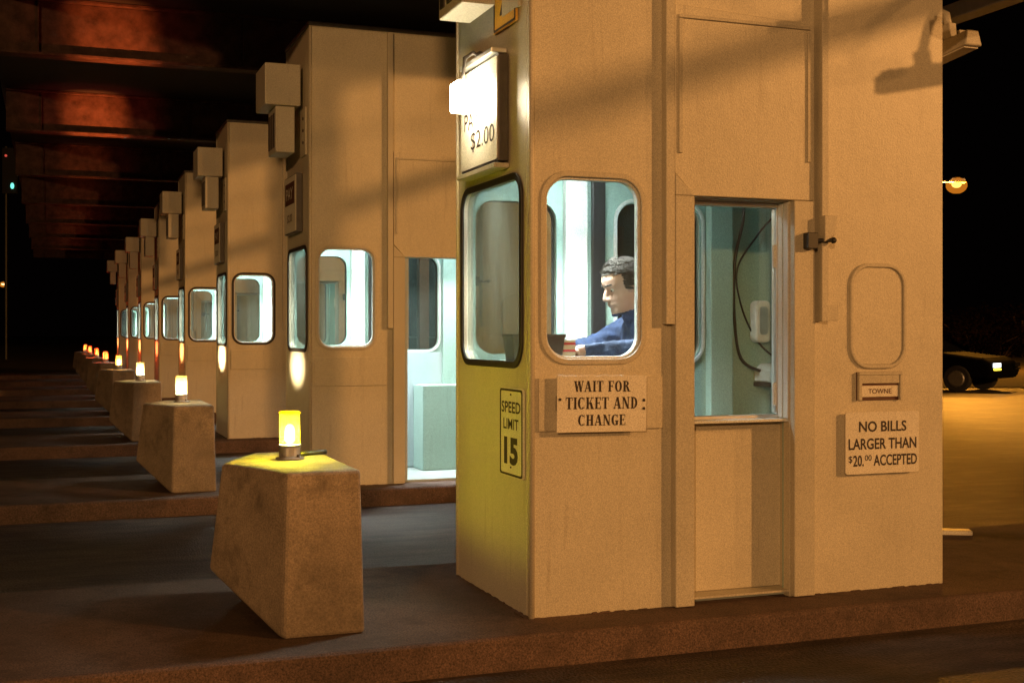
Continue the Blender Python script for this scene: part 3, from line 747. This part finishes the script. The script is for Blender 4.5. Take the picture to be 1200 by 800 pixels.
# ------------------------------------------------------------------ flood lights fixed to the first booth
def flood(loc, rz):
    r = empty('flood_light', loc, rz)
    w = MB(); w.prism([(-0.05, -0.035), (0.05, -0.035), (0.035, 0.04), (-0.035, 0.04)], 'x', -0.20, 0.20); h = w.build('hood', 'trim_paint', r, bevel=0.008)
    for i in range(6):
        w = MB(); w.box(-0.17+0.06*i, -0.155+0.06*i, -0.028, 0.028, 0.041, 0.056); w.build('fin', 'trim_paint', h)
    w = MB(); w.box(-0.18, 0.18, -0.040, 0.040, -0.041, -0.0355); w.build('lens', 'sign_white', r)
    w = MB(); w.box(0.01, 0.07, -0.022, 0.022, 0.042, 0.12); w.build('knuckle', 'trim_paint', r, bevel=0.006)
    return r
def arm(r, pts):
    w = MB(); w.tube(pts, 0.020, 10); w.build('arm', 'trim_paint', r, smooth=True)
f1 = flood((BX+L+0.175, BY+0.20, BZ+2.50), 0); f1.rotation_euler = (0, R(-6), R(-90))
arm(f1, [(0.04, 0, 0.10), (0.03, 0, 0.17), (0.0, -0.03, 0.20), (-0.02, -0.09, 0.20), (-0.03, -0.13, 0.16), (-0.03, -0.172, 0.12)])
tag(f1, 'flood light on a curved arm at the right edge of the nearest booth', 'flood light')
f2 = flood((BX+1.84, BY-0.53, BZ+2.65), 0); f2.rotation_euler = (0, R(-11), R(0))
arm(f2, [(0.04, 0, 0.10), (0.03, 0.05, 0.20), (0.0, 0.2, 0.30), (-0.03, 0.40, 0.33), (-0.05, 0.525, 0.32)])
tag(f2, 'upper flood light on a long curved arm, just above the picture edge', 'flood light')
f3 = flood((BX+2.42, BY-0.53, BZ+2.49), 0); f3.rotation_euler = (0, R(-11), R(0))
arm(f3, [(0.04, 0, 0.10), (0.03, 0.06, 0.20), (-0.10, 0.3, 0.32), (-0.25, 0.60, 0.34), (-0.38, 0.70, 0.32)])
tag(f3, 'flood light reaching out from the end of the booth past the right picture edge', 'flood light')

# ------------------------------------------------------------------ attendant and things in the first booth
def person():
    root = empty('person', (BX+0.80, BY+0.46, BZ+0.02))
    tag(root, 'attendant in a blue shirt sitting in the nearest booth, looking down to the left', 'person')
    O = Vector((0.80, 0.46, 0.02))
    b = MB()
    P = lambda x, y, z: Vector((x, y, z)) - O
    def ell(c, rx, ry, n=20):
        return [P(c[0]+rx*math.cos(2*math.pi*i/n), c[1]+ry*math.sin(2*math.pi*i/n), c[2]) for i in range(n)]
    yc = 0.46; hands = MB(); head = MB()
    b.loft([ell((0.82, yc, 0.655), 0.10, 0.13), ell((0.83, yc, 0.70), 0.13, 0.17), ell((0.83, yc, 0.80), 0.115, 0.155), ell((0.815, yc, 0.90), 0.105, 0.145),
            ell((0.79, yc, 1.02), 0.115, 0.165), ell((0.765, yc, 1.12), 0.115, 0.185), ell((0.745, yc, 1.19), 0.09, 0.165), ell((0.72, yc, 1.235), 0.062, 0.09), ell((0.70, yc, 1.26), 0.05, 0.06)])
    b.capsule(P(0.715, yc, 1.20), P(0.655, yc, 1.30), 0.060, 0.055)
    for s in (-1, 1):
        sh = P(0.745, yc+s*0.175, 1.165)
        el = P(0.600, yc+s*0.300, 1.078) if s < 0 else P(0.600, yc+s*0.28, 1.085)
        wr = P(0.300, yc-0.255, 1.068) if s < 0 else P(0.370, yc+0.16, 1.066)
        b.capsule(sh, el, 0.066, 0.050); b.capsule(el, wr, 0.050, 0.033)
        d = (wr-el).normalized(); side = Vector((-d.y, d.x, 0))*(1 if s < 0 else -1)
        palm = wr + d*0.045
        hands.capsule(el+(wr-el)*0.6, wr, 0.036, 0.029)
        hands.capsule(wr, palm, 0.026, 0.026)
        for k, (off, ln) in enumerate(((-0.030, 0.056), (-0.010, 0.066), (0.010, 0.062), (0.030, 0.048))):
            k0 = palm + side*off*0.9 + d*0.010; k1 = k0 + d*ln*0.5 + Vector((0, 0, 0.010)) + side*off*0.15; k2 = k1 + d*ln*0.42 + Vector((0, 0, -0.016)); 
            hands.capsule(palm+side*off*0.6, k0, 0.012, 0.010, 10); hands.capsule(k0, k1, 0.0098, 0.0085, 10); hands.capsule(k1, k2, 0.0085, 0.007, 10)
        t0 = wr + d*0.015 + side*0.026; t1 = t0 + d*0.030 + side*0.026 + Vector((0, 0, 0.006)); t2 = t1 + d*0.030 + side*0.004
        hands.capsule(t0, t1, 0.0125, 0.0105, 10); hands.capsule(t1, t2, 0.0105, 0.008, 10)
        hp, kn, an, to = P(0.82, yc+s*0.09, 0.69), P(0.44, yc+s*0.115, 0.68), P(0.50, yc+s*0.115, 0.115), P(0.34, yc+s*0.125, 0.060)
        b.capsule(hp, kn, 0.088, 0.060); b.capsule(kn, an, 0.060, 0.040); b.capsule(an, to, 0.043, 0.033); b.capsule(an, P(0.53, yc+s*0.115, 0.065), 0.043, 0.036)
    # head: sections from chin to crown, tilted forward
    hc = P(0.628, yc, 1.365); tilt = Matrix.Rotation(R(-20), 3, 'Y')
    prof = [(-.120,-.070,-.015,.026), (-.108,-.086,.0,.040), (-.094,-.090,.015,.048), (-.078,-.083,.03,.054), (-.062,-.091,.045,.058), (-.052,-.088,.055,.060), (-.042,-.090,.062,.062),
            (-.02,-.082,.083,.066), (0,-.076,.092,.070), (.012,-.082,.095,.072), (.024,-.088,.097,.073), (.05,-.086,.098,.074), (.08,-.070,.088,.068), (.10,-.048,.070,.053), (.114,-.02,.04,.028)]
    def hring(z, f, bk, w, grow=0.0, n=28):
        out = []
        for i in range(n):
            a = 2*math.pi*i/n; cx = (f+bk)/2; rx = (bk-f)/2+grow; ww = w+grow
            ca, sa = math.cos(a), math.sin(a)
            ex = 0.85
            out.append(hc + tilt @ Vector((cx + rx*math.copysign(abs(ca)**ex, ca), ww*math.copysign(abs(sa)**ex, sa), z)))
        return out
    head.capsule(P(0.715, yc, 1.20), P(0.655, yc, 1.30), 0.058, 0.054)
    head.loft([hring(*q) for q in prof])
    H_ = lambda x, y, z: hc + tilt @ Vector((x, y, z))
    head.capsule(H_(-.083, 0, .010), H_(-.104, 0, -.030), 0.008, 0.0125, 10); head.ball(H_(-.096, .010, -.036), 0.010); head.ball(H_(-.096, -.010, -.036), 0.010)
    head.capsule(H_(-.088, -.016, -.059), H_(-.088, .016, -.059), 0.0065, 0.0065, 8); head.capsule(H_(-.086, -.013, -.070), H_(-.086, .013, -.070), 0.0065, 0.0065, 8)
    head.ball(H_(-.074, 0, -.106), 0.020, 0.022, 0.015)
    for s in (-1, 1):
        head.capsule(H_(-.078, s*.016, .020), H_(-.066, s*.048, .020), 0.008, 0.007, 8)
        head.ball(H_(.012, s*.073, -.004), 0.019, 0.009, 0.033); head.ball(H_(.018, s*.078, .008), 0.014, 0.008, 0.02)
    def grow(mb, voxel, it):
        o = mb.build('body', 'skin', None, doubles=False); rm = o.modifiers.new('remesh', 'REMESH'); rm.mode = 'VOXEL'; rm.voxel_size = voxel
        sm = o.modifiers.new('smooth', 'SMOOTH'); sm.factor = 0.5; sm.iterations = it
        dg = bpy.context.evaluated_depsgraph_get(); me_ = bpy.data.meshes.new_from_object(o.evaluated_get(dg))
        old = o.data; bpy.data.objects.remove(o); bpy.data.meshes.remove(old); return me_
    bmj = bmesh.new()
    for mb_, vx, it in ((b, 0.010, 4), (hands, 0.0040, 3), (head, 0.0042, 3)):
        m_ = grow(mb_, vx, it); bmj.from_mesh(m_); bpy.data.meshes.remove(m_)
    me = bpy.data.meshes.new('body'); bmj.to_mesh(me); bmj.free()
    body = bpy.data.objects.new('body', me); COL.objects.link(body); body.parent = root
    for q in ('skin', 'shirt', 'trousers', 'shoe'): me.materials.append(MATS[q])
    for v in me.vertices:      # folds in the cloth
        c = v.co + O
        if c.x > 0.315 and 0.75 < c.z < 1.235:
            v.co += v.normal * 0.010*(noise.noise(c*Vector((16, 26, 30))) + 0.6*noise.noise(c*48))
    for f in me.polygons:
        c = f.center + O; f.use_smooth = True
        mi = 1
        if c.z < 0.095 and c.x < 0.62: mi = 3
        elif c.z < 0.79 and not (c.z > 0.74 and c.x > 0.70): mi = 2
        elif c.z > 1.255 - (c.x-0.66)*(-0.25) and c.x < 0.80: mi = 0
        elif c.x < 0.315 and c.y < yc-0.1 or (c.x < 0.385 and c.y > yc-0.1 and c.z > 0.95): mi = 0
        f.material_index = mi
    # collar
    w = MB(); w.loft([ell((0.712, yc, 1.215), 0.078, 0.082), ell((0.70, yc, 1.258), 0.066, 0.068)], caps=False)
    cobj = w.build('collar', 'shirt', root, smooth=True); so = cobj.modifiers.new('solid', 'SOLIDIFY'); so.thickness = 0.006
    # eyes
    for s in (-1, 1):
        w = MB(); w.ball(H_(-.066, s*.031, .003), 0.0105, n=12, m=8); ey = w.build('eye', 'eye_white', root, smooth=True)
        w = MB(); w.ball(H_(-.0735, s*.032, .000), 0.0056, n=10, m=6); w.build('iris', 'ink', ey, smooth=True)
        w = MB(); w.capsule(H_(-.090, s*.016, .027), H_(-.074, s*.050, .029), 0.0045, 0.003, 8); w.build('eyebrow', 'hair', root, smooth=True)
    # hair: a rough cap of short locks
    w = MB()
    def in_hair(x, y, z):
        if z > 0.075: return True
        if x < -0.055: return False
        line = 0.062 if x < -0.02 else (0.02 if x < 0.0 else (-0.005 if x < 0.03 else -0.062))
        if -0.025 < x < -0.005 and z > -0.012: return True
        return z > line
    import bisect
    zs = [q[0] for q in prof]
    def interp(z):
        i = min(max(bisect.bisect(zs, z), 1), len(zs)-1); a, b_ = prof[i-1], prof[i]; t = (z-a[0])/(b_[0]-a[0])
        return [a[k]+(b_[k]-a[k])*t for k in (1, 2, 3)]
    rnd = random.Random(3); cnt = 0
    while cnt < 4200:
        z = rnd.uniform(-0.065, 0.116); a = rnd.uniform(0, 2*math.pi)
        f_, bk, ww = interp(z); cx = (f_+bk)/2; rx = (bk-f_)/2
        x, y = cx + rx*math.cos(a), ww*math.sin(a)
        if not in_hair(x, y, z): continue
        nrm = Vector((math.cos(a)*0.8, math.sin(a), max(0, z)*9)).normalized()
        flow = Vector((0.75, 0.15*math.sin(a), -0.35 if z < 0.09 else 0.1)); flow = (flow - nrm*flow.dot(nrm)).normalized()
        p0 = Vector((x, y, z)) + nrm*0.001; l_ = rnd.uniform(0.020, 0.046)
        p1 = p0 + flow*l_*0.5 + nrm*rnd.uniform(0.004, 0.018); p2 = p0 + flow*l_ + nrm*rnd.uniform(0.003, 0.009)
        sd = flow.cross(nrm)*rnd.uniform(0.0012, 0.0028)
        q = [hc + tilt @ v_ for v_ in (p0-sd, p0+sd, p1+sd, p1-sd, p2)]
        w.face(q[:4]); w.face([q[3], q[2], q[4]]); cnt += 1
    for (g_,) in ((0.004,),):
        rings = [hring(z, *interp(z), grow=g_) for z in (0.074, 0.085, 0.10, 0.113)]
        w.loft(rings, caps=True)
    w.build('hair', 'hair', root, doubles=False)
    return root
person()

r = empty('stool', (BX+0.82, BY+0.46, BZ+0.02)); tag(r, 'round stool under the seated attendant', 'stool')
w = MB(); w.lathe([(0.15, 0.575), (0.165, 0.59), (0.165, 0.62), (0.14, 0.635)]); w.build('seat', 'black_plastic', r, smooth=True)
w = MB(); w.cone((0, 0, 0.03), (0, 0, 0.575), 0.022, 0.022); w.build('post', 'dark_steel', r)
w = MB(); w.lathe([(0.17, 0.0), (0.17, 0.012), (0.05, 0.03)]); w.build('foot', 'dark_steel', r)

for bx_, by_, k_, lb in ((0.125, 0.150, 1.0, 'dark tapered bin on the counter, at the left corner of the attendant window'), (0.118, 0.44, 0.92, 'dark tapered cup on the counter at the lower right of the narrow front window')):
    r = empty('waste_bin', (BX+bx_, BY+by_, BZ+1.025)); tag(r, lb, 'bin')
    sec = lambda s_, z: [(x*s_*k_, y*s_*k_, z) for x, y in rr(-0.062, 0.062, -0.07, 0.07, 0.01, 4)]
    w = MB(); w.loft([sec(0.82, 0.001), sec(1.0, 0.115)]); w.build('tub', 'bin_brown', r)
    w = MB(); w.loft([sec(1.05, 0.1055), sec(1.05, 0.120)]); w.build('rim', 'bin_brown', r)

w = MB(); w.box(0, 0.06, 0, 0.09, 0, 0.095); o = w.build('ticket_stack', 'paper', loc=(BX+0.185, BY+0.115, BZ+1.026), mats=['paper', 'red_print'])
w = MB()
for z in (0.012, 0.045, 0.074): w.box(-0.0012, 0.0612, -0.0012, 0.0912, z, z+0.010)
w.build('red_stripe', 'red_print', o)
tag(o, 'small stack of red and white tickets by the attendant hand', 'tickets')

WALL = BY + W - 0.045 - 0.013
r = empty('towel_dispenser', (BX+1.60, WALL-0.001, BZ+1.10)); tag(r, 'pale rounded dispenser hanging on the inner wall behind the door window', 'dispenser')
w = MB(); w.prism(rr(-0.045, 0.045, 0.0, 0.215, 0.03), 'y', -0.07, -0.0005); w.build('cover', 'paper', r, bevel=0.012, seg=3)
w = MB(); w.prism(rr(-0.028, 0.022, 0.04, 0.185, 0.02), 'y', -0.0735, -0.0705); w.build('mirror_front', 'aluminium', r, bevel=0.001)
r = empty('wall_phone', (BX+1.67, WALL-0.001, BZ+0.90)); tag(r, 'white desk unit on a bracket at the right end of the door window', 'telephone')
w = MB(); w.prism([(-0.09, 0), (0.13, 0), (0.13, 0.09), (-0.05, 0.095), (-0.09, 0.06)], 'y', -0.16, -0.0005); w.build('case', 'white_paint', r, bevel=0.01, seg=3)
w = MB(); w.box(-0.09, 0.13, -0.165, -0.0005, -0.022, -0.0025); w.build('shelf', 'black_plastic', r)
def cable(name, pts, rad, label):
    P = [Vector(p) for p in pts]; out = []
    for i in range(len(P)-1):
        p0, p1, p2, p3 = P[max(i-1, 0)], P[i], P[i+1], P[min(i+2, len(P)-1)]
        for k in range(8):
            t = k/8; out.append(0.5*((2*p1) + (p2-p0)*t + (2*p0-5*p1+4*p2-p3)*t*t + (3*p1-p0-3*p2+p3)*t**3))
    out.append(P[-1]); w = MB(); w.tube(out, rad, 8)
    tag(w.build(name, 'black_plastic', smooth=True), label, 'cable')
X_, Y_, Z_ = BX, WALL-0.03, BZ
cable('cable', [(X_+1.49, Y_, Z_+1.955), (X_+1.505, Y_, Z_+1.75), (X_+1.455, Y_, Z_+1.52), (X_+1.45, Y_, Z_+1.25), (X_+1.49, Y_, Z_+1.02), (X_+1.60, Y_-0.04, Z_+0.95)], 0.008, 'thick black cable looping down the inner wall to the white desk unit')
cable('cable', [(X_+1.70, Y_+0.01, Z_+1.955), (X_+1.72, Y_+0.01, Z_+1.80), (X_+1.60, Y_+0.01, Z_+1.66), (X_+1.475, Y_+0.01, Z_+1.48), (X_+1.50, Y_+0.01, Z_+1.28), (X_+1.60, Y_+0.01, Z_+1.10), (X_+1.74, Y_, Z_+0.99)], 0.005, 'thin dark cable crossing behind the thick one on the inner wall')

# pale board on the ground behind the island
w = MB(); w.box(-0.24, 0.24, -0.05, 0.05, 0, 0.025); o = w.build('plank', 'sign_white', loc=(4.72, 5.84, BZ+0.001), bevel=0.004); o.rotation_euler = (0, 0, R(-28))
tag(o, 'pale plank lying on the pavement past the right corner of the booth', 'plank')

# ------------------------------------------------------------------ beyond the plaza
def street_lamp(loc, h, rz, lab, bulb, arm=1.6):
    r = empty('street_lamp', loc, rz); tag(r, lab, 'street lamp')
    w = MB(); w.cone((0, 0, 0), (0, 0, h), 0.09, 0.06, 12); w.build('pole', 'galvanised', r, smooth=True)
    w = MB(); w.tube([(0, 0, h-0.35), (arm*0.4, 0, h-0.05), (arm, 0, h+0.05)], 0.04); w.build('arm', 'galvanised', r, smooth=True)
    w = MB(); w.prism([(arm-0.1, h+0.0), (arm+0.55, h-0.02), (arm+0.5, h+0.14), (arm+0.05, h+0.16)], 'y', -0.14, 0.14); w.build('head', 'galvanised', r, bevel=0.03)
    w = MB(); w.ball((arm+0.25, 0, h-0.06), 0.17, 0.13, 0.12); w.build('bulb', bulb, r, smooth=True)
    w = MB(); w.ball((arm+0.25, 0, h-0.10), 0.36, 0.30, 0.28); w.build('halo', 'lamp_halo', r, smooth=True)  # added shell, glows as the halo round the bulb
    return r
def ray(px, py, depth):         # a point out on the open ground, along a direction from the camera
    xc = (px-600)/1454*depth; return Vector((xc*0.9372+depth*0.3493, -xc*0.3493+depth*0.9372, 1.28+(390-py)*depth/1454))
q = ray(1121, 216, 42); hx = q.z+0.06
street_lamp((q.x-1.85*0.9372, q.y+1.85*0.3493, 0), hx, R(-20.4), 'lit sodium street lamp standing on the dark verge right of the booth', 'street_bulb')
point('street_lamp_light', (q.x, q.y, q.z-0.35), 5000, (1.0, 0.38, 0.035), 0.15)
q = ray(3, 332, 120)
street_lamp((q.x-1.0, q.y, 0), q.z, R(0), 'distant lit street lamp at the left edge of the picture', 'far_bulb', 0.8)
q = ray(11, 200, 60)
r = empty('lane_signal', (q.x, q.y, 0), R(-20.4)); tag(r, 'far traffic signal with tiny red and green lights at the upper left', 'traffic signal')
w = MB(); w.cone((-0.25, 0.2, 0), (-0.25, 0.2, q.z+1.2), 0.08, 0.06); w.build('pole', 'black_plastic', r)
w = MB(); w.box(-0.35, 0.35, 0.0, 0.14, q.z-1.1, q.z+1.1); w.build('housing', 'black_plastic', r)
w = MB(); w.ball((-0.16, -0.03, q.z+0.72), 0.06); w.build('red_light', 'red_bulb', r)
w = MB(); w.ball((0.15, -0.03, q.z-0.74), 0.085, None, 0.15); w.build('green_light', 'green_bulb', r)

# parked car
def car():
    q = ray(1072, 452, 28.4)
    r = empty('parked_car', (q.x, q.y, 0), R(-62)); tag(r, 'dark car with one headlight on at the edge of the lit road', 'car'); r.scale = (0.94, 0.94, 0.90)
    prof = [(-2.1, 0.32), (2.15, 0.32), (2.22, 0.50), (2.15, 0.72), (1.95, 0.83), (0.95, 0.95), (-1.75, 1.0), (-2.15, 0.88), (-2.2, 0.55)]
    w = MB(); w.prism(prof, 'y', -0.86, 0.86); w.build('body', 'car_black', r, bevel=0.09, seg=4)
    w = MB()
    w.loft([[(0.98, -0.78, 0.96), (0.98, 0.78, 0.96), (-1.72, 0.78, 0.98), (-1.72, -0.78, 0.98)], [(0.18, -0.62, 1.40), (0.18, 0.62, 1.40), (-1.2, 0.62, 1.42), (-1.2, -0.62, 1.42)]]); w.build('cabin', 'car_glass', r, bevel=0.07, seg=3)
    w = MB(); w.box(-1.18, 0.16, -0.60, 0.60, 1.405, 1.45); w.build('roof', 'car_black', r, bevel=0.02)
    for x in (1.38, -1.35):
        for y in (-0.80, 0.80):
            w = MB(); w.cone((x, y-0.1, 0.32), (x, y+0.1, 0.32), 0.32, 0.32, 24); wh = w.build('wheel', 'tyre', r, bevel=0.03)
            w = MB(); sy = -1 if y < 0 else 1; w.cone((x, y+sy*0.1015, 0.32), (x, y+sy*0.112, 0.32), 0.20, 0.17, 16); w.build('rim', 'rim', wh)
    for y in (-0.62, 0.62):
        w = MB(); w.box(2.19, 2.245, y-0.17, y+0.17, 0.60, 0.70); hl = w.build('headlight', 'head_bulb' if y < 0 else 'car_glass', r)
        w = MB(); w.box(2.20, 2.25, y-0.17, y+0.17, 0.53, 0.575); w.build('turn_light', 'turn_bulb' if y < 0 else 'car_glass', hl)
    w = MB(); w.box(-0.55, -0.30, -0.3, 0.3, 1.4515, 1.50); w.build('roof_glint', 'glint_glow', r, bevel=0.01)  # glowing block stands for sodium light reflected on the roof
car()

# scrub along the verge
def shrub(seed, name='shrub'):
    rn = random.Random(seed); r = empty(name)
    w = MB()
    cl2 = [(Vector((rn.gauss(0, 0.75), rn.gauss(0, 0.5), rn.uniform(0.35, 1.15))), rn.uniform(0.25, 0.5)) for _ in range(16)]
    for c_, rd in cl2:
        for _ in range(190):
            v = Vector((rn.gauss(0, 1), rn.gauss(0, 1), rn.gauss(0, 0.8))).normalized()*rd*rn.uniform(0.5, 1.05) + c_
            if v.z < 0.03: continue
            a = Vector((rn.gauss(0, 1), rn.gauss(0, 1), rn.gauss(0, 1))).normalized(); b_ = a.orthogonal().normalized(); s_ = rn.uniform(0.015, 0.04)
            w.face([v-a*s_*1.6, v+b_*s_, v+a*s_*1.6, v-b_*s_])
    w.build('foliage', 'leaf', r, doubles=False)
    w = MB()
    for c_, rd in cl2[:9]: w.tube([(c_.x*0.15, c_.y*0.15, 0.0), (c_.x*0.5, c_.y*0.5, c_.z*0.5), tuple(c_)], 0.02, 6)
    w.build('stems', 'bark', r)
    return r
sh = [shrub(1), shrub(2), shrub(5)]
spots = [(1122, 40), (1140, 37), (1156, 43), (1172, 36), (1186, 41), (1200, 37), (1150, 52), (1180, 55), (1110, 50), (1210, 48)]
sl = ['low dark shrub just behind the car', 'shrub behind the car headlight', 'shrub right of the street lamp, behind the headlight', 'dark shrub right of the car at the road edge', 'shrub near the right picture edge',
      'rightmost shrub, cut by the picture edge', 'far shrub above the car bonnet', 'far shrub at the right, above the nearer ones', 'far shrub above the car roof beside the booth', 'far shrub beyond the right picture edge']
for i, (px, dp) in enumerate(spots):
    o = sh[i] if i < 3 else copy_tree(sh[i % 3])
    dp = dp*1.0 + 28; q = ray(px, 400, dp); o.location = (q.x, q.y, 0.02); o.rotation_euler = (0, 0, i*1.3); k = 0.75 + 0.25*(i % 3); o.scale = (k*2.0, k*2.0, k*1.5)
    tag(o, sl[i], 'shrub', 'scrub along the verge')
